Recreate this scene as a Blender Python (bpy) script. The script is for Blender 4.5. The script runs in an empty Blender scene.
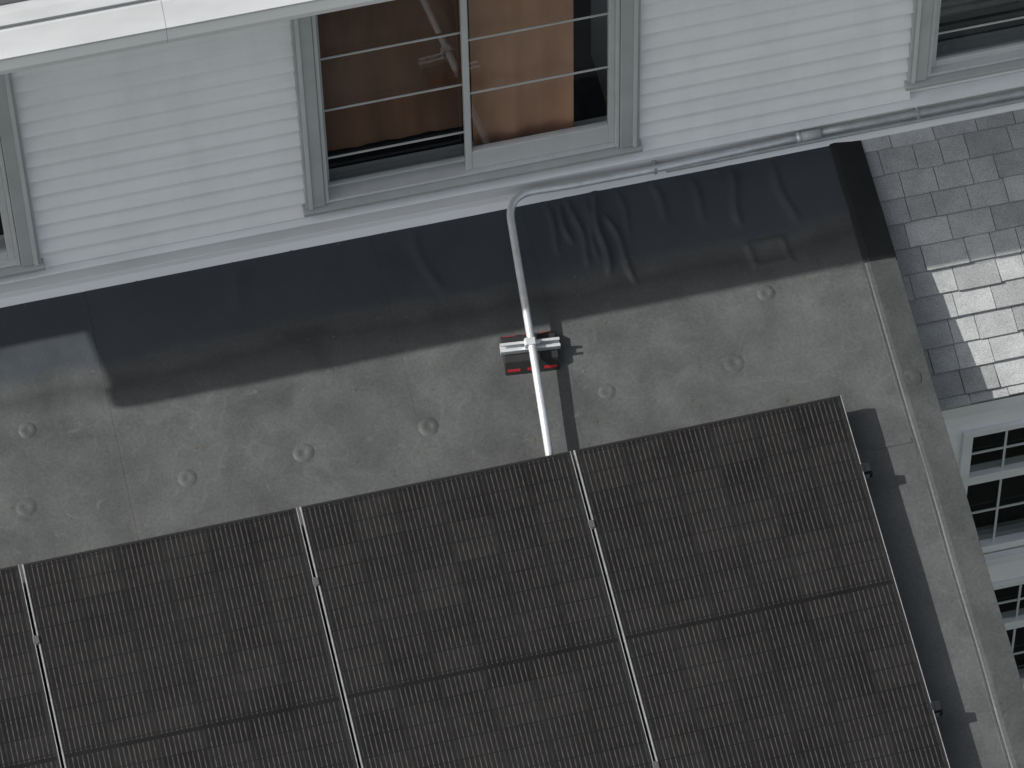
import bpy, math, random
import numpy as np
from mathutils import Vector, Matrix, noise
random.seed(7)
A=0.15993                      # pitch of the low-slope membrane roof
SH=math.radians(20.9)          # pitch of the shingle roof
KX,KY=1.15,0.10                # sun direction (light travels +X, slightly -Y, down)

# ------------------------------------------------------------------ helpers
def new_mat(name):
    m=bpy.data.materials.new(name);m.use_nodes=True
    nt=m.node_tree;b=nt.nodes["Principled BSDF"]
    return m,nt,b
def L(nt,a,b): nt.links.new(a,b)
def math_n(nt,op,a,b=None,c=None,clamp=False):
    n=nt.nodes.new('ShaderNodeMath');n.operation=op;n.use_clamp=clamp
    for i,v in enumerate((a,b,c)):
        if v is None: continue
        if isinstance(v,(int,float)): n.inputs[i].default_value=v
        else: nt.links.new(v,n.inputs[i])
    return n.outputs[0]
def ramp(nt,fac,stops):
    n=nt.nodes.new('ShaderNodeValToRGB');cr=n.color_ramp
    while len(cr.elements)<len(stops): cr.elements.new(0.5)
    for e,(p,c) in zip(cr.elements,stops):
        e.position=p;e.color=(c,c,c,1) if isinstance(c,(int,float)) else (*c,1)
    nt.links.new(fac,n.inputs[0]);return n.outputs[0]
def mixc(nt,fac,a,b,blend='MIX'):
    n=nt.nodes.new('ShaderNodeMix');n.data_type='RGBA';n.blend_type=blend
    for i,v in ((0,fac),(6,a),(7,b)):
        if isinstance(v,(int,float)): n.inputs[i].default_value=v if i==0 else (v,v,v,1)
        elif isinstance(v,tuple): n.inputs[i].default_value=(*v,1)
        else: nt.links.new(v,n.inputs[i])
    return n.outputs[2]
def coords(nt,scale=(1,1,1)):
    tc=nt.nodes.new('ShaderNodeTexCoord');mp=nt.nodes.new('ShaderNodeMapping');mp.inputs['Scale'].default_value=scale
    nt.links.new(tc.outputs['Object'],mp.inputs[0]);return mp.outputs[0]
def noise_t(nt,vec,scale,detail=4,rough=.55,dist=0):
    n=nt.nodes.new('ShaderNodeTexNoise');n.inputs['Scale'].default_value=scale;n.inputs['Detail'].default_value=detail;n.inputs['Roughness'].default_value=rough
    n.inputs['Distortion'].default_value=dist
    nt.links.new(vec,n.inputs['Vector']);return n.outputs['Fac']
def bump(nt,b,h,strength=.3,dist=.01):
    n=nt.nodes.new('ShaderNodeBump');n.inputs['Strength'].default_value=strength;n.inputs['Distance'].default_value=dist
    nt.links.new(h,n.inputs['Height']);nt.links.new(n.outputs[0],b.inputs['Normal'])
def simple(name,col,rough=.5,metal=0,var=.12,scale=8,spec=.5,stretch=(1,1,1)):
    m,nt,b=new_mat(name);v=coords(nt,stretch)
    f=noise_t(nt,v,scale,3,.6)
    c=mixc(nt,ramp(nt,f,[(.3,0),(.7,1)]),tuple(x*(1-var) for x in col),tuple(min(1,x*(1+var)) for x in col))
    L(nt,c,b.inputs['Base Color']);b.inputs['Roughness'].default_value=rough;b.inputs['Metallic'].default_value=metal
    b.inputs['Specular IOR Level'].default_value=spec
    return m
def obj(name,verts,faces,mat,parent=None,rot=None,smooth=False,bevel=0):
    me=bpy.data.meshes.new(name);me.from_pydata([tuple(v) for v in verts],[],faces);me.validate();me.update()
    o=bpy.data.objects.new(name,me);bpy.context.scene.collection.objects.link(o)
    if isinstance(mat,(list,tuple)):
        for m in mat: me.materials.append(m)
    elif mat: me.materials.append(mat)
    if parent: o.parent=parent
    if rot: o.rotation_euler=rot
    if smooth:
        for p in me.polygons:p.use_smooth=True
    if bevel:
        md=o.modifiers.new('bevel','BEVEL');md.width=bevel;md.segments=2;md.limit_method='ANGLE'
    return o
BF=[(0,3,2,1),(4,5,6,7),(0,1,5,4),(1,2,6,5),(2,3,7,6),(3,0,4,7)]
def bv(x0,x1,y0,y1,z0,z1): return [(x0,y0,z0),(x1,y0,z0),(x1,y1,z0),(x0,y1,z0),(x0,y0,z1),(x1,y0,z1),(x1,y1,z1),(x0,y1,z1)]
def boxes(name,lst,mat,parent=None,rot=None,bevel=0):
    V=[];F=[]
    for b in lst:
        k=len(V);V+=bv(*b);F+=[tuple(i+k for i in f) for f in BF]
    return obj(name,V,F,mat,parent,rot,bevel=bevel)
def quads(name,lst,mat,parent=None):
    """thin single-sheet panes (x0,x1,y,z0,z1)"""
    V=[];F=[]
    for x0,x1,y,z0,z1 in lst:
        k=len(V);V+=[(x0,y,z0),(x1,y,z0),(x1,y,z1),(x0,y,z1)];F.append((k,k+1,k+2,k+3))
    return obj(name,V,F,mat,parent)
def prism(name,prof,x0,x1,mat,parent=None,rot=None,bevel=0):
    n=len(prof);V=[(x0,y,z) for y,z in prof]+[(x1,y,z) for y,z in prof]
    F=[(i,(i+1)%n,(i+1)%n+n,i+n) for i in range(n)]+[tuple(range(n))[::-1],tuple(range(n,2*n))]
    return obj(name,V,F,mat,parent,rot,bevel=bevel)
def empty(name,loc=(0,0,0),rot=(0,0,0)):
    o=bpy.data.objects.new(name,None);o.location=loc;o.rotation_euler=rot;o.empty_display_size=.2
    bpy.context.scene.collection.objects.link(o);return o
def tube(name,pts,rad,mat,parent=None,segs=14,rot=None,fillet=None):
    P=[Vector(p) for p in pts]
    path=[P[0]]
    for i in range(1,len(P)-1):
        r=fillet[i] if fillet else 0
        if r<=0: path.append(P[i]);continue
        a=(P[i-1]-P[i]).normalized();b=(P[i+1]-P[i]).normalized()
        p0=P[i]+a*r;p1=P[i]+b*r
        for k in range(13):
            t=k/12;path.append(p0*(1-t)**2+P[i]*2*t*(1-t)+p1*t*t)
    path.append(P[-1])
    V=[];F=[];up=Vector((.13,.2,.97)).normalized();prev=None
    for i,p in enumerate(path):
        t=(path[min(i+1,len(path)-1)]-path[max(i-1,0)]).normalized()
        if prev is None: n=t.cross(up).normalized()
        else: n=(prev-t*prev.dot(t)).normalized()
        prev=n;bb=t.cross(n)
        for k in range(segs):
            th=2*math.pi*k/segs;V.append(p+n*math.cos(th)*rad+bb*math.sin(th)*rad)
    for i in range(len(path)-1):
        for k in range(segs):
            a=i*segs+k;b=i*segs+(k+1)%segs;F.append((a,b,b+segs,a+segs))
    F.append(tuple(range(segs))[::-1]);F.append(tuple(range(len(V)-segs,len(V))))
    return obj(name,V,F,mat,parent,rot,smooth=True)
ROOF=(A,0,0)   # roof-local: x, -s (down slope), h

# ------------------------------------------------------------------ materials
def membrane(name,base,flash_shade=True):
    m,nt,b=new_mat(name);v=coords(nt)
    sep=nt.nodes.new('ShaderNodeSeparateXYZ');L(nt,v,sep.inputs[0]);x,y=sep.outputs[0],sep.outputs[1]
    big=noise_t(nt,v,1.3,3,.6);mid=noise_t(nt,v,5,5,.66,.3);fine=noise_t(nt,v,70,3,.7)
    c=mixc(nt,ramp(nt,big,[(.35,0),(.65,1)]),tuple(k*.86 for k in base),tuple(k*1.14 for k in base))
    c=mixc(nt,.85,c,ramp(nt,mid,[(.3,.80),(.5,1.0),(.7,1.2)]),'MULTIPLY')
    c=mixc(nt,.7,c,ramp(nt,fine,[(.3,.78),(.7,1.22)]),'MULTIPLY')
    pale=noise_t(nt,v,13,6,.78,.5)
    c=mixc(nt,ramp(nt,pale,[(.60,0),(.72,.5)]),c,tuple(k*2.0 for k in base))
    c=mixc(nt,ramp(nt,pale,[(.26,.5),(.37,0)]),c,tuple(k*.52 for k in base))
    if flash_shade:
        rd=math_n(nt,'ABSOLUTE',math_n(nt,'SUBTRACT',big,.52))
        c=mixc(nt,ramp(nt,rd,[(0,.18),(.008,0)]),c,tuple(k*1.7 for k in base))
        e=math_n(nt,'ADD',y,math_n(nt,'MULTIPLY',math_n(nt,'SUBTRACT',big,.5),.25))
        lap_shade=ramp(nt,math_n(nt,'MULTIPLY_ADD',e,14,.5+14*.40,clamp=True),[(0,0),(1,1)])
        c=mixc(nt,math_n(nt,'MULTIPLY',lap_shade,.8),c,(base[0]*.50,base[1]*.57,base[2]*.69))  # wall flashing lap, with eave shade painted into its colour as a cool dark tint
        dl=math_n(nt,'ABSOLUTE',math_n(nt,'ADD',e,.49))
        c=mixc(nt,ramp(nt,dl,[(.0,.6),(.12,0)]),c,tuple(k*.36 for k in base))  # darker lower band of the eave shade, painted into the colour
        for xs,w,dk in ((-1.85,.004,.80),(-.62,.004,.9),(.03,.004,.9)):
            d=math_n(nt,'ABSOLUTE',math_n(nt,'SUBTRACT',x,xs))
            c=mixc(nt,1.0,c,ramp(nt,math_n(nt,'DIVIDE',d,w*2,clamp=True),[(0.3,dk),(.8,1)]),'MULTIPLY')
    L(nt,c,b.inputs['Base Color'])
    L(nt,ramp(nt,mid,[(.3,.40),(.7,.62)]),b.inputs['Roughness'])
    b.inputs['Specular IOR Level'].default_value=.24
    bump(nt,b,math_n(nt,'ADD',mid,math_n(nt,'MULTIPLY',fine,.3)),.5,.006)
    return m
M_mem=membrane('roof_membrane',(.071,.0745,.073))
M_edge=membrane('edge_membrane',(.058,.061,.060),False)
M_edge_shade=membrane('edge_shade_membrane',(.016,.017,.018),False)  # near-black edge membrane, shade put into the base colour
M_up=simple('upper_roofing',(.045,.046,.045),.8,var=.35,scale=3)

m,nt,b=new_mat('white_vinyl_siding');v=coords(nt,(.25,1,3));f=noise_t(nt,v,6,3,.6)
c=mixc(nt,ramp(nt,f,[(.3,0),(.7,1)]),(.82,.83,.83),(.88,.89,.89))
f2=noise_t(nt,coords(nt,(1,1,.3)),5,4,.7);c=mixc(nt,.6,c,ramp(nt,f2,[(.25,.86),(.55,1)]),'MULTIPLY')
L(nt,c,b.inputs['Base Color']);b.inputs['Roughness'].default_value=.45;M_sid=m
M_trim=simple('white_trim_paint',(.74,.75,.75),.45,var=.08,scale=5,stretch=(.4,1,1))
M_case=simple('grey_casing_paint',(.42,.44,.435),.5,var=.08,scale=5)
M_sash=simple('sash_vinyl',(.55,.565,.56),.4,var=.05)
M_gut=simple('gutter_white',(.76,.77,.77),.4,var=.06,scale=3,stretch=(.2,1,1))
M_drip=simple('drip_edge_metal',(.38,.39,.39),.5,var=.2,scale=6,stretch=(.3,1,1))
M_guard=simple('gutter_guard',(.50,.51,.51),.5,var=.14,scale=5,stretch=(.3,1,1))
M_dark=simple('dark_room',(.012,.014,.014),.9)
M_blind=simple('dark_blind',(.13,.135,.13),.7)
M_cur1=simple('brown_curtain',(.30,.145,.09),.9,var=.3,scale=3,stretch=(2,1,.4))
M_cur2=simple('tan_curtain',(.47,.255,.165),.9,var=.15,scale=3,stretch=(2,1,.4))
M_grid=simple('grille_white',(.50,.51,.50),.5)
def glassm(name,refl,tint):
    m=bpy.data.materials.new(name);m.use_nodes=True;nt=m.node_tree;nt.nodes.clear()
    o=nt.nodes.new('ShaderNodeOutputMaterial');t=nt.nodes.new('ShaderNodeBsdfTransparent');g=nt.nodes.new('ShaderNodeBsdfGlossy')
    t.inputs[0].default_value=(*tint,1);g.inputs['Roughness'].default_value=.02;g.inputs[0].default_value=(.9,.95,1,1)
    lw=nt.nodes.new('ShaderNodeLayerWeight');lw.inputs[0].default_value=.25
    mx=nt.nodes.new('ShaderNodeMixShader');L(nt,math_n(nt,'MULTIPLY_ADD',lw.outputs['Facing'],refl,.03,clamp=True),mx.inputs[0]);L(nt,t.outputs[0],mx.inputs[1]);L(nt,g.outputs[0],mx.inputs[2]);L(nt,mx.outputs[0],o.inputs[0]);return m
M_gl=glassm('window_glass',.16,(.88,.91,.90));M_gl2=glassm('screened_glass',.12,(.60,.63,.62))
M_galv=simple('galvanised_steel',(.66,.68,.69),.4,metal=.5,var=.1,scale=20)
M_wallc=simple('weathered_conduit',(.42,.44,.45),.5,metal=.4,var=.15,scale=12)
M_rub=simple('black_rubber',(.010,.010,.010),.8,var=.3,scale=30)
M_red=simple('red_reflective_strip',(.34,.012,.018),.5)
M_frame=simple('black_anodised_frame',(.012,.012,.013),.45,metal=.2)
M_silver=simple('aluminium_edge',(.24,.245,.24),.45,metal=.2,var=.25,scale=25)
M_clamp=simple('clamp_metal',(.10,.10,.10),.45,metal=.5)
M_leaf=simple('dry_debris',(.12,.10,.07),.9,var=.5,scale=5)

PW,PL=1.138,1.71
m,nt,b=new_mat('solar_cells');tc=nt.nodes.new('ShaderNodeTexCoord');sep=nt.nodes.new('ShaderNodeSeparateXYZ');L(nt,tc.outputs['Object'],sep.inputs[0])
oi=nt.nodes.new('ShaderNodeObjectInfo')
X=math_n(nt,'SUBTRACT',sep.outputs[0],.017);Y=math_n(nt,'MULTIPLY',sep.outputs[1],-1)
cw=(PW-.034)/6;ch=.0905
half=math_n(nt,'GREATER_THAN',Y,PL/2)
Yc=math_n(nt,'SUBTRACT',math_n(nt,'SUBTRACT',Y,.022),math_n(nt,'MULTIPLY',half,.021))
cx=math_n(nt,'DIVIDE',X,cw);cy=math_n(nt,'DIVIDE',Yc,ch)
def edge(t,w):
    fr=math_n(nt,'FRACT',t);d=math_n(nt,'MINIMUM',fr,math_n(nt,'SUBTRACT',1.0,fr));return math_n(nt,'LESS_THAN',d,w)
gx=edge(cx,.006);gy=edge(cy,.024)
midgap=math_n(nt,'LESS_THAN',math_n(nt,'ABSOLUTE',math_n(nt,'SUBTRACT',Y,PL/2+.001)),.009)
bus=edge(math_n(nt,'MULTIPLY',cx,9),.11)
wn=nt.nodes.new('ShaderNodeTexWhiteNoise');wn.noise_dimensions='3D';cmb=nt.nodes.new('ShaderNodeCombineXYZ')
L(nt,math_n(nt,'FLOOR',cx),cmb.inputs[0]);L(nt,math_n(nt,'FLOOR',math_n(nt,'MULTIPLY',cy,.5)),cmb.inputs[1]);L(nt,oi.outputs['Random'],cmb.inputs[2]);L(nt,cmb.outputs[0],wn.inputs['Vector'])
cell=mixc(nt,wn.outputs['Value'],(.0040,.0040,.0042),(.0090,.0086,.0084))
dash=ramp(nt,noise_t(nt,coords(nt,(7,1,1)),26,2,.6),[(.35,.35),(.62,1)])
dirt=noise_t(nt,coords(nt),5,4,.65)
cell=mixc(nt,math_n(nt,'MULTIPLY',bus,math_n(nt,'MULTIPLY',dash,.85)),cell,(.074,.069,.064))
cell=mixc(nt,gy,cell,(.0045,.0045,.0045));cell=mixc(nt,gx,cell,(.005,.005,.005))
cell=mixc(nt,midgap,cell,(.004,.004,.004))
cell=mixc(nt,ramp(nt,dirt,[(.35,0),(.75,.12)]),cell,(.055,.055,.053))
L(nt,cell,b.inputs['Base Color']);b.inputs['Roughness'].default_value=.36;b.inputs['Specular IOR Level'].default_value=.25
M_cell=m

m,nt,b=new_mat('asphalt_shingles');at=nt.nodes.new('ShaderNodeAttribute');at.attribute_name='tone'
v=coords(nt);gr=noise_t(nt,v,220,2,.8)
c=mixc(nt,1.0,at.outputs['Color'],ramp(nt,gr,[(.3,.62),(.7,1.38)]),'MULTIPLY')
c=mixc(nt,.8,c,ramp(nt,noise_t(nt,v,9,4,.6),[(.3,.80),(.7,1.15)]),'MULTIPLY')
L(nt,c,b.inputs['Base Color']);b.inputs['Roughness'].default_value=.9;b.inputs['Specular IOR Level'].default_value=.2
bump(nt,b,gr,.4,.003);M_shg=m

# ------------------------------------------------------------------ world / sun
el=math.atan(1/math.hypot(KX,KY))
w=bpy.data.worlds.new('World');bpy.context.scene.world=w;w.use_nodes=True;nt=w.node_tree
bg=nt.nodes['Background'];sky=nt.nodes.new('ShaderNodeTexSky');sky.sky_type='NISHITA';sky.sun_disc=False
sky.sun_elevation=el;sky.sun_rotation=math.atan2(-KX,KY)
sky.air_density=1.0;sky.dust_density=3.5;sky.ozone_density=1.0
hs=nt.nodes.new('ShaderNodeHueSaturation');hs.inputs['Saturation'].default_value=.42
L(nt,sky.outputs[0],hs.inputs['Color'])
L(nt,hs.outputs[0],bg.inputs[0]);bg.inputs[1].default_value=.15
sd=bpy.data.lights.new('sun','SUN');sd.energy=5.0;sd.angle=math.radians(.5);sd.color=(1,.98,.95)
so=bpy.data.objects.new('sun',sd);bpy.context.scene.collection.objects.link(so);so.location=(-8,1,8)
so.rotation_euler=Vector((-KX,KY,1)).to_track_quat('Z','Y').to_euler()

# ------------------------------------------------------------------ house
house=empty('white_siding_house')
XL,XR=-8.0,7.0
WT=2.10
WINS=[(-.887,.545,.205,1.75),(1.712,3.0,.27,1.75),(-3.45,-2.008,.19,1.75)]
def wall_pieces(x0,x1,z0,z1,y0,y1):
    out=[];xs=sorted([(a+.06,b-.06,c+.045,d-.06) for a,b,c,d in WINS]);cur=x0
    for a,b_,c_,d_ in xs:
        out.append((cur,a,y0,y1,z0,z1));out.append((a,b_,y0,y1,z0,c_));out.append((a,b_,y0,y1,d_,z1));cur=b_
    out.append((cur,x1,y0,y1,z0,z1));return out
boxes('wall_sheathing',wall_pieces(XL,XR,-.3,WT,.012,.14),M_trim,house)
V=[];F=[];EXP=.0985;z=.172;row=0
while z<WT-.02:
    z1=min(z+EXP,WT);segs=[];cur=XL
    for a,b_,c_,d_ in sorted(WINS):
        a2,b2=a+.02,b_-.02
        if z1>c_+.0 and z<d_: segs.append((cur,a2));cur=b2
    segs.append((cur,XR))
    for s0,s1 in segs:
        cuts=[s0];t=s0+random.uniform(1.2,3.4)
        while t<s1-.4: cuts.append(t);t+=3.6
        cuts.append(s1)
        for q in range(len(cuts)-1):
            a_,b2=cuts[q],cuts[q+1]+(.012 if q<len(cuts)-2 else 0);e=.0012*(q%2);k=len(V)
            n=max(1,int((b2-a_)/.25))
            prof=[(.0115,z-.001),(-.022-e,z-.001),(-.026-e,z+.005),(-.008-e,z+EXP*.6),(-.0005-e,z1+.001)]
            for i in range(n+1):
                xx=a_+(b2-a_)*i/n;wv=.0007*noise.noise((xx*1.7,row*3.1,0))
                for (py,pz) in prof: V.append((xx,py+wv*(py<0),pz+wv*.5))
            for i in range(n):
                for j in range(len(prof)-1):
                    p=k+i*5+j;F.append((p,p+1,p+6,p+5))
            F.append(tuple(range(k,k+5)));F.append(tuple(range(k+n*5,k+n*5+5))[::-1])
    z+=EXP;row+=1
obj('clapboard_siding',V,F,M_sid,house)
prism('base_trim',[(.011,.02),(-.028,.02),(-.028,.135),(.011,.135)],XL,XR,M_trim,house,bevel=.003)
prism('base_ledge',[(.011,.137),(-.045,.135),(-.047,.150),(.011,.171)],XL,XR,M_trim,house,bevel=.003)
prism('base_flashing',[(.011,-.012),(-.052,-.012),(-.052,-.004),(-.034,.03),(-.030,.055),(-.0285,.055),(.011,.019)],XL,XR,M_gut,house)

def window(x0,x1,z0,z1,tag):
    g=empty('window_'+tag);g.parent=house
    cw=.085;fx0,fx1,fz0,fz1=x0+cw,x1-cw,z0+.048,z1-cw
    boxes('casing',[(x0,x0+cw-.002,-.040,.010,z0+.04,z1),(x1-cw+.002,x1,-.040,.010,z0+.04,z1),(x0+cw-.002,x1-cw+.002,-.038,.010,z1-cw,z1)],M_case,g,bevel=.004)
    boxes('casing_bead',[(x0+.012,x0+.030,-.046,-.0405,z0+.04,z1-.002),(x1-.030,x1-.012,-.046,-.0405,z0+.04,z1-.002)],M_sash,g,bevel=.002)
    prism('sill',[(.010,z0),(-.050,z0),(-.056,z0+.028),(.010,z0+.039)],x0-.012,x1+.012,M_case,g,bevel=.003)
    boxes('jamb',[(fx0,fx0+.016,-.030,.11,fz0-.007,fz1),(fx1-.016,fx1,-.030,.11,fz0-.007,fz1),(fx0+.016,fx1-.016,-.028,.11,fz0-.007,fz0+.008),(fx0+.016,fx1-.016,-.028,.11,fz1-.02,fz1)],M_sash,g,bevel=.002)
    return g,(fx0+.016,fx1-.016,fz0+.009,fz1-.02)
def sash(g,a,b_,z0,z1,y,bars,railb,stile,mat_gl,mats=M_sash,pre=''):
    st=stile
    boxes(pre+'sash_frame',[(a,a+st,y-.016,y+.016,z0,z1),(b_-st,b_,y-.016,y+.016,z0,z1),(a+st,b_-st,y-.015,y+.015,z0,z0+railb),(a+st,b_-st,y-.015,y+.015,z1-.04,z1)],mats,g,bevel=.003)
    quads(pre+'pane',[(a+st,b_-st,y,z0+railb,z1-.04)],mat_gl,g)
    if bars: boxes(pre+'grille',[(a+st,b_-st,y-.008,y-.003,zz-.0045,zz+.0045) for zz in bars],M_grid,g)
def curtain(name,x0,x1,y,z0,z1,amp,freq,mat,par,seed=0):
    V=[];F=[];n=80
    for i in range(n+1):
        t=i/n;xx=x0+(x1-x0)*t;yy=y+amp*math.sin(freq*t*6.283+seed)+amp*.5*math.sin(freq*2.3*t*6.283+seed*2)
        V+=[(xx,yy,z0),(xx+.01*math.sin(t*9),yy+amp*.4,z1)]
    for i in range(n): k=2*i;F.append((k,k+2,k+3,k+1))
    return obj(name,V,F,mat,par,smooth=True)
def room(g,a,b_,c_,d_):
    boxes('room_interior',[(a-.05,b_+.05,.62,.64,c_-.2,d_+.1),(a-.05,b_+.05,.142,.62,c_-.22,c_-.2)],M_dark,g)
g,(a,b_,c_,d_)=window(*WINS[0],'slider')
mid=-.172
sash(g,a,mid+.015,c_+.001,d_,.050,[1.115,.775,.455],.022,.018,M_gl2,mats=M_case,pre='rear_')
sash(g,mid-.022,b_,c_+.001,d_,.005,[1.115,.765],.115,.026,M_gl,pre='front_')
boxes('screen_rail',[(a,mid-.023,-.004,.012,c_+.055,c_+.070)],M_case,g,bevel=.002)
curtain('brown_curtain',a,mid-.01,.095,c_+.17,d_,.003,3,M_cur1,g)
curtain('tan_curtain',mid+.03,.285,.075,c_+.02,d_,.009,1.5,M_cur2,g,1.2)
room(g,a,b_,c_,d_)
g,(a,b_,c_,d_)=window(*WINS[1],'slider')
sash(g,a,a+.62,c_,d_,.02,[.84,.54],.04,.03,M_gl2,pre='left_');sash(g,a+.6,b_,c_,d_,.06,[.84,.54],.04,.03,M_gl,pre='right_')
room(g,a,b_,c_,d_)
boxes('blind_slats',[(a,b_,.12,.124,c_+.03+i*.055,c_+.06+i*.055) for i in range(24)],M_blind,g)
g,(a,b_,c_,d_)=window(*WINS[2],'slider')
sash(g,a,a+.6,c_,d_,.06,[1.1,.75],.04,.03,M_gl2,pre='left_');sash(g,a+.58,b_,c_,d_,.02,[1.1,.75],.04,.03,M_gl,pre='right_')
room(g,a,b_,c_,d_)

EX=-4.18;O=.40
prism('soffit_and_fascia',[(.14,1.965),(-O+.10,1.965),(-O+.10,2.125),(.14,2.16)],EX,XR,M_trim,house)
gp=[(-O+.098,1.945),(-O+.02,1.940),(-O+.002,1.955),(-O-.004,1.985),(-O+.004,2.035),(-O+.02,2.065),(-O+.098,2.100)]
prism('gutter',gp,EX,-1.4168,M_gut,house,bevel=.002);prism('gutter_length',gp,-1.416,XR,M_gut,house,bevel=.002)
for nm,xa,xb in (('gutter_guard',EX,-1.4172),('gutter_guard_length',-1.4157,XR)):
    prism(nm,[(-O+.000,2.040),(-O+.000,2.050),(-O+.075,2.118),(-O+.12,2.140),(-O+.12,2.130),(-O+.08,2.108)][::-1],xa,xb,M_guard,house)
prism('drip_edge',[(-O+.085,2.132),(-O+.125,2.150),(.0,2.18),(.0,2.19),(-O+.125,2.160),(-O+.085,2.142)][::-1],EX,XR,M_drip,house)
prism('upper_roof',[(-O+.165,2.172),(4.5,2.9),(4.5,2.8),(.14,2.10),(.0,2.10)][::-1],EX,XR,M_up,house)
prism('upper_roof_flush',[(.0,2.165),(4.5,2.9),(4.5,2.8),(.14,2.10),(.0,2.10)][::-1],XL,EX,M_up,house)
boxes('rear_body',[(XL,XR,.65,4.5,-6,2.1)],M_sid,house)

def lines(xs_s,x,s):
    h=0
    for (cx,s0,s1,amp,wd,sl) in xs_s:
        if s0-.08<s<s1+.08 and abs(x-cx)<.3:
            c=cx+sl*(s-s0)+.010*math.sin(s*19+cx*40)
            env=min(1,max(0,(s-s0+.08)/.08))*min(1,max(0,(s1+.08-s)/.08));env=env*env*(3-2*env)
            h+=amp*env*math.exp(-((x-c)/wd)**2)
    return h
WR=[(.13,.12,.26,.013,.012,.06),(.185,.13,.22,.018,.011,.10),(.235,.12,.34,.017,.012,.05),(.335,.11,.40,.024,.012,-.06),(.375,.22,.46,.020,.012,.16),(.44,.12,.24,.012,.012,.05),(.60,.12,.20,.013,.016,.1),
    (.93,.12,.28,.018,.016,-.06),(.29,.14,.32,.010,.013,.02),(-.45,.12,.32,.008,.025,.2),(-1.2,.12,.24,.007,.04,-.3),(1.12,.14,.32,.011,.018,.1),(.76,.13,.24,.011,.018,.1)]
def hgt(x,s):
    h=.0040*noise.noise((x*1.6,s*1.6,0))+.0026*noise.noise((x*6,s*6,3))+.0007*noise.noise((x*18,s*18,5))
    h=h*min(1,s/.15+.05)+lines(WR,x,s)
    h+=.0012*(1/(1+math.exp(-(x+1.85)*600 if abs(x+1.85)<.2 else (-99 if x>-1.85 else 99))))
    wob=.03*noise.noise((x*2,0,9));h+=.0022*(1 if s<.40+wob else 0)
    for (px,ps,wx,ws) in ((1.0,.49,.085,.06),):
        d=max(abs(x-px-.1*(s-ps))/wx,abs(s-ps)/ws)
        if d<1.15:h+=.010*math.exp(-((d-.9)/.16)**2)+.002*(d<.9)
    return h
xs=[-8,-6,-5,-4,-3.4,-3,-2.7]+list(np.arange(-2.5,1.386,.0095))+[1.39]
ss=list(np.arange(0,1.35,.0115))+[1.4,1.5,1.6,1.8,2.0,2.3,2.6,2.9,3.2,3.6,4.0,4.5,5.0]
V=[(x,-s,hgt(x,s)) for s in ss for x in xs];nx=len(xs)
F=[(j*nx+i,(j+1)*nx+i,(j+1)*nx+i+1,j*nx+i+1) for j in range(len(ss)-1) for i in range(nx-1)]
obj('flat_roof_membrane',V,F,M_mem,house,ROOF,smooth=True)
boxes('roof_deck',[(-8,1.44,-5.0,-.001,-.14,-.02)],M_mem,house,ROOF)
def strip(name,prof,s0,s1,mat,n=60):
    V=[];F=[];k=len(prof)
    for i in range(n+1):
        s=s0+(s1-s0)*i/n
        for (x,h) in prof:V.append((x+.005*noise.noise((s*2,x,1)),-s,h+.003*noise.noise((s*3,x*3,0))))
    for i in range(n):
        for j in range(k-1):
            p=i*k+j;F.append((p,p+1,p+1+k,p+k))
    return obj(name,V,F,mat,house,ROOF)
strip('edge_flashing',[(1.374,.000),(1.384,.005),(1.40,.0075),(1.515,-.002),(1.522,-.03),(1.523,-.20)],.60,5,M_edge)
strip('edge_shade_patch',[(1.372,.000),(1.381,.010),(1.40,.013),(1.517,.001),(1.525,-.03),(1.526,-.20)],.004,.625,M_edge_shade,20)  # added dark sheet: eave shade on the edge strip, ending at the shadow line
strip('edge_lap_seam',[(1.362,.000),(1.365,.0035),(1.3735,.0035)],.63,5,M_edge)
boxes('roof_side_wall',[(1.30,1.515,-5.0,-.06,-1.2,-.15)],M_trim,house,ROOF)
boxes('cover_lap',[(1.20,1.36,-1.475,-1.455,.001,.0045)],M_mem,house,ROOF)
def plate_mesh(lst,sc=1):
    V=[];F=[];S=28
    for (px,ps) in lst:
        k=len(V);base=hgt(px,ps);rr=random.uniform(.8,1.05);hh=random.uniform(.55,1.0)*sc
        prof=[(0,.0035),(.008,.0035),(.014,.0055),(.022,.0068),(.030,.0058),(.038,.0030),(.050,-.0025)]
        for r,h in prof:
            for q in range(S):
                th=6.2832*q/S;V.append((px+r*rr*math.cos(th),-ps+r*rr*math.sin(th),base+h*hh))
        for a in range(len(prof)-1):
            for q in range(S):
                F.append((k+a*S+q,k+(a+1)*S+q,k+(a+1)*S+(q+1)%S,k+a*S+(q+1)%S))
    return V,F
pl=[(-.58,.973),(-1.11,.977),(-2.20,.63),(-2.27,.972),(-1.60,.986),(.18,.977),(.73,.962),(.94,.672),(-2.75,.98)]
V,F=plate_mesh(pl);obj('fastener_plates',V,F,M_mem,house,ROOF,smooth=True)
V,F=plate_mesh([(1.43,1.187)],.5);o=obj('edge_fastener',V,F,M_edge,house,ROOF,smooth=True);o.location=(0,0,.004)
boxes('lower_body',[(-8,1.50,-4.9,.0,-6,-.95)],M_sid,house)
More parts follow.
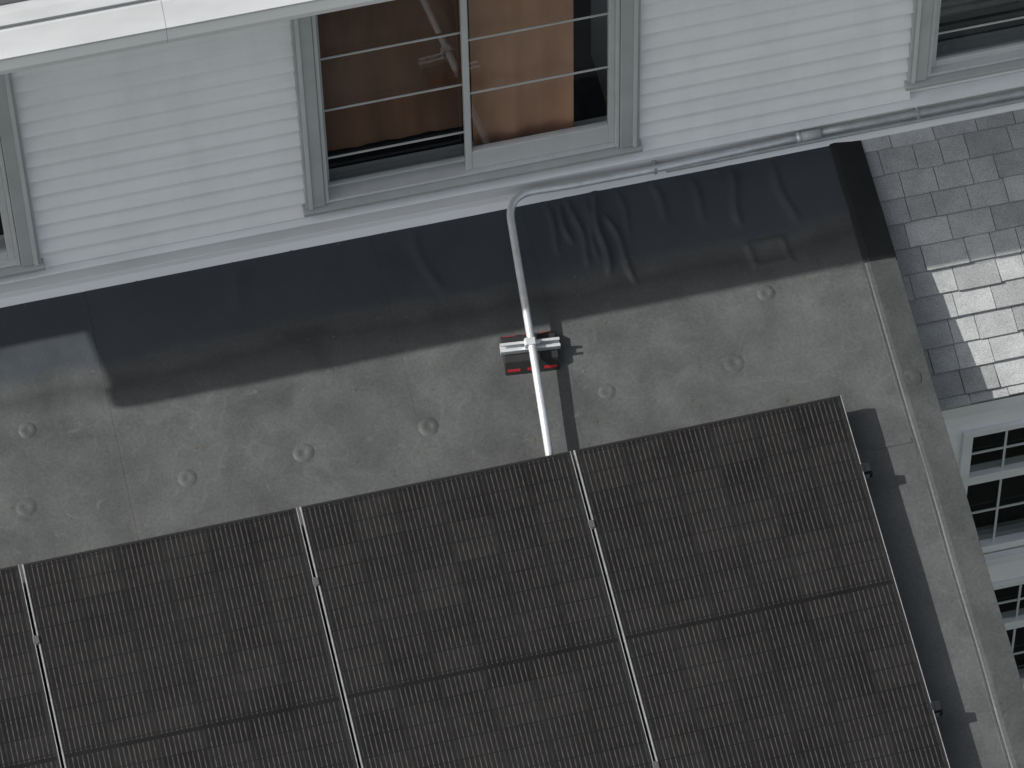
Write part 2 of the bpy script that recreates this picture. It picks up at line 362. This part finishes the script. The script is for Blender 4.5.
# small wind-blown debris lying on the membrane, one mesh
V=[];F=[]
for i in range(70):
    px=random.uniform(-2.5,1.35);ps=random.choice((random.uniform(.02,.08),random.uniform(.4,1.3),random.uniform(.4,1.3)));h=hgt(px,ps)+.0015
    l=random.uniform(.004,.011);wd=l*random.uniform(.25,.6);t=random.uniform(0,3.14);ca_,sa=math.cos(t),math.sin(t);k=len(V)
    for (u_,v_,hz) in ((-l,0,0),(0,-wd,.002),(l,0,.001),(0,wd,.003)): V.append((px+u_*ca_-v_*sa,-ps+u_*sa+v_*ca_,h+hz))
    F.append((k,k+1,k+2,k+3))
obj('roof_debris',V,F,M_leaf,house,ROOF)

V=[];F=[];T=[];rw=.1115;tw=.152;row=0;base_s=1.27
while row<12:
    s0=row*rw;s1=min(s0+rw,base_s)
    x=1.25-random.uniform(0,tw)
    while x<7:
        wdt=tw*random.choice((.75,1,1,1.1,1.25));r=random.random()
        tn=.31+.07*random.random();
        if r<.22: tn*=.84
        if r>.85: tn*=1.12
        th=.011+random.uniform(0,.003)+(.006 if random.random()<.5 else 0)
        kk=len(V);j=random.uniform(-.003,.003)
        V+=[(x+.0015,-s0+.01,-.012),(x+wdt-.0015,-s0+.01,-.012),(x+wdt-.0015,-s1+j,-.012),(x+.0015,-s1+j,-.012),
            (x+.0015,-s0+.01,-.002),(x+wdt-.0015,-s0+.01,-.002),(x+wdt-.0015,-s1+j,th),(x+.0015,-s1+j,th)]
        for f in [(4,7,6,5),(3,2,6,7),(0,4,5,1),(1,5,6,2),(0,3,7,4)]:
            F.append(tuple(i+kk for i in f));T.append(tn)
        x+=wdt
    row+=1
sh=obj('shingle_roof',V,F,M_shg,house,(SH,0,0))
ca=sh.data.color_attributes.new('tone','FLOAT_COLOR','CORNER')
for p in sh.data.polygons:
    for li in p.loop_indices: t=T[p.index];ca.data[li].color=(t*.97,t,t*.99,1)
obj('shingle_deck',bv(1.2,7,-base_s+.0,.01,-.06,-.0125),BF,M_up,house,(SH,0,0))
ey=-base_s*math.cos(SH);ez=-base_s*math.sin(SH)
prism('lower_fascia',[(ey+.06,ez-.11),(ey+.012,ez-.11),(ey+.010,ez-.03),(ey+.06,ez-.02)],1.3,7,M_trim,house,bevel=.003)
wy=ey+.045
wz=ez-.11
cols=[1.70,2.70,3.70]
lw=[];prev=1.3
for cx in cols: lw.append((prev,cx,wy,wy+.1,-6,wz-.001));prev=cx+.72
lw.append((prev,7,wy,wy+.1,-6,wz-.001))
tops=[-.725,-2.02,-3.3,-4.6]
for cx in cols:
    zz=wz-.001
    for t in tops:
        if t<zz: lw.append((cx,cx+.72,wy+.002,wy+.1,t,zz))
        zz=t-1.0
    lw.append((cx,cx+.72,wy+.002,wy+.1,-6,zz))
boxes('lower_wall',lw,M_sid,house)
fr=[];gl=[];mu=[];dk=[]
for cx in cols:
    for t in tops:
        b0,b1,b2=t-1.0,t-.36,t
        fr+=[(cx,cx+.045,wy-.02,wy+.05,b0,b2),(cx+.675,cx+.72,wy-.02,wy+.05,b0,b2),(cx+.045,cx+.675,wy-.018,wy+.05,b0,b0+.05),(cx+.045,cx+.675,wy-.018,wy+.05,b2-.04,b2),(cx+.045,cx+.675,wy-.016,wy+.05,b1-.06,b1),(cx-.04,cx+.76,wy-.06,wy-.021,b0-.05,b0-.003)]
        gl+=[(cx+.045,cx+.675,wy+.022,b0+.05,b1-.06),(cx+.045,cx+.675,wy+.014,b1,b2-.04)]
        mu+=[(cx+.045+.1575*i-.005,cx+.045+.1575*i+.005,wy+.002,wy+.008,b0+.05,b2-.04) for i in (1,2,3)]
        mu+=[(cx+.045,cx+.675,wy+.0015,wy+.0075,zq-.005,zq+.005) for zq in (b1+.16,b0+.32)]
        dk+=[(cx,cx+.72,wy+.12,wy+.13,b0,b2)]
boxes('lower_window_frames',fr,M_trim,house,bevel=.003);quads('lower_window_panes',gl,M_gl2,house);boxes('lower_window_muntins',mu,M_sash,house);boxes('lower_window_interior',dk,M_dark,house)

# ------------------------------------------------------------------ ground
m,nt,b=new_mat('grass_ground');v=coords(nt)
c=mixc(nt,ramp(nt,noise_t(nt,v,.3,6,.65),[(.35,0),(.65,1)]),(.05,.07,.03),(.10,.10,.06));L(nt,c,b.inputs['Base Color']);b.inputs['Roughness'].default_value=.95
obj('ground',[(-400,-400,-6),(400,-400,-6),(400,400,-6),(-400,400,-6)],[(0,1,2,3)],m)

# ------------------------------------------------------------------ solar panels
x0,s0,hh,beta=1.10091,1.25779,.13,.0052
def panel(i):
    lx=(i-1)*1.15+.012
    X0=x0+lx*math.cos(beta);S0=s0-lx*math.sin(beta)
    Rm=Matrix.Rotation(A,4,'X')
    e=empty('solar_panel');e.matrix_world=Rm@Matrix.Translation((X0,-S0,hh))@Matrix.Rotation(beta,4,'Z')
    t=.035;fw=.011
    boxes('frame',[(.006,fw,-PL,0,-t,0),(PW-fw,PW-.004,-PL,0,-t,0),(fw,PW-fw,-fw,-.0005,-t,-.0003),(fw,PW-fw,-PL+.0005,-PL+fw,-t,-.0003)],M_frame,e)
    boxes('frame_edge',[(0,.006,-PL,0,-t,-.0005),(PW-.004,PW,-PL,0,-t,-.0005)],M_silver,e)
    boxes('cells',[(fw,PW-fw,-PL+fw,-fw,-.008,-.003)],M_cell,e)
    rl=[(0,PW+(.03 if i==0 else .012),-sp-.02,-sp+.02,-t-.042,-t-.0005) for sp in (.34,1.42)]
    boxes('mounting_rail',rl,M_silver,e)
    ft=[(fx,fx+.05,-sp-.045,-sp-.022,-hh+.004,-t-.01) for sp in (.34,1.42) for fx in (.12,.95)]+[(fx-.02,fx+.07,-sp-.12,-sp-.02,-hh+.001,-hh+.012) for sp in (.34,1.42) for fx in (.12,.95)]
    boxes('rail_foot',ft,M_frame,e,bevel=.002)
    cl=[(PW+.0005,PW+(.034 if i==0 else .0115),-sp-.02,-sp+.02,-.030,.003) for sp in (.34,1.42)]+[(PW-.006,PW+(.008 if i==0 else .018),-sp-.016,-sp+.016,.0032,.006) for sp in (.34,1.42)]
    boxes('clamp',cl,M_frame if i==0 else M_clamp,e,bevel=.001)
    if i==0: boxes('rail_end_cap',[(PW+.031,PW+.045,-sp-.018,-sp+.018,-t-.040,-t-.003) for sp in (.34,1.42)],M_frame,e,bevel=.002)
    return e
for i in (0,-1,-2,-3): panel(i)

# ------------------------------------------------------------------ conduit
def R2W(x,s,h): return (x,-s*math.cos(A)-h*math.sin(A),-s*math.sin(A)+h*math.cos(A))
cd=empty('electrical_conduit')
pts=[(1.33,-.064,.1175),(.62,-.064,.088),(.22,-.075,.105),R2W(-.035,.045,.115),R2W(-.055,.30,.100),R2W(-.09,.745,.104),R2W(-.155,1.50,.088)]
tube('conduit_run',pts,.0165,M_galv,cd,fillet=[0,.15,.06,.12,.08,.1,0])
tube('conduit_wall_run',[(1.32,-.064,.1172),(1.6,-.062,.118),(2.2,-.062,.118),(6.9,-.062,.125)],.0150,M_wallc,cd,fillet=[0,.1,.1,0])
tube('conduit_lower_run',[(.66,-.050,.045),(1.3,-.050,.052),(6.9,-.050,.060)],.011,M_wallc,cd,fillet=[0,.1,0])
def ring(name,p,q,rad,mat=M_galv): return tube(name,[p,q],rad,mat,cd)
ring('coupling',(1.24,-.064,.1135),(1.33,-.064,.1175),.021,M_case)
ring('coupling_nut',(1.225,-.064,.113),(1.24,-.064,.1135),.024,M_galv)
boxes('strap',[(x,x+.014,-.081,-.029,z,z+.036) for x,z in ((.60,.070),(1.75,.100),(2.6,.100))],M_wallc,cd,bevel=.002)

sp=empty('conduit_support_block');sp.matrix_world=Matrix.Rotation(A,4,'X')@Matrix.Translation((-.095,-.735,0))@Matrix.Rotation(-.09,4,'Z')
def trap(name,x,yb,yt,z0,z1,mat,bev=.004):
    V=[(-x,-yb,z0),(x,-yb,z0),(x,yb,z0),(-x,yb,z0),(-x,-yt,z1),(x,-yt,z1),(x,yt,z1),(-x,yt,z1)]
    return obj(name,V,BF,mat,sp,bevel=bev)
trap('rubber_base',.114,.092,.056,.003,.058,M_rub)
for sgn in (-1,1):
    for (xa,xb) in ((-.104,-.05),(-.02,.020),(.05,.104)):
        q=lambda zz:.092-(zz-.003)*(.036/.055)+.0012
        zA,zB=.018,.027
        V=[(xa,sgn*q(zA),zA),(xb,sgn*q(zA),zA),(xb,sgn*q(zB),zB),(xa,sgn*q(zB),zB)]
        V+=[(v[0],v[1]-sgn*.003,v[2]) for v in V]
        obj('reflective_strip',V,[(0,1,2,3),(7,6,5,4),(0,4,5,1),(1,5,6,2),(2,6,7,3),(3,7,4,0)],M_red,sp)
boxes('strut_channel',[(-.125,.125,-.0205,.0205,.0585,.062),(-.125,.125,-.0205,-.018,.062,.086),(-.125,.125,.018,.0205,.062,.086),(-.125,.125,-.018,-.009,.083,.086),(-.125,.125,.009,.018,.083,.086)],M_galv,sp)
boxes('conduit_clamp',[(-.024,-.018,-.016,.016,.086,.118),(.018,.024,-.016,.016,.086,.118),(-.02,.02,-.016,.016,.121,.124),(.0245,.040,-.005,.005,.098,.106)],M_galv,sp,bevel=.001)

# ------------------------------------------------------------------ camera
th,ps,ro,Fp=0.96851,0.20732,0.02541,4915.6
fh=Vector((math.sin(ps),math.cos(ps),0));r=Vector((math.cos(ps),-math.sin(ps),0));Z=Vector((0,0,1))
f=fh*math.cos(th)-Z*math.sin(th);u=fh*math.sin(th)+Z*math.cos(th)
r,u=r*math.cos(ro)-u*math.sin(ro),u*math.cos(ro)+r*math.sin(ro)
cdt=bpy.data.cameras.new('camera');cam=bpy.data.objects.new('camera',cdt);bpy.context.scene.collection.objects.link(cam)
cam.matrix_world=Matrix(((r.x,u.x,-f.x,-2.58257),(r.y,u.y,-f.y,-12.18024),(r.z,u.z,-f.z,16.7125),(0,0,0,1)))
cdt.sensor_width=36;cdt.lens=36*Fp/1024;cdt.clip_end=2000;cdt.clip_start=.5
bpy.context.scene.camera=cam
vs=bpy.context.scene.view_settings;vs.view_transform='Standard';vs.look='None';vs.exposure=0;vs.gamma=1
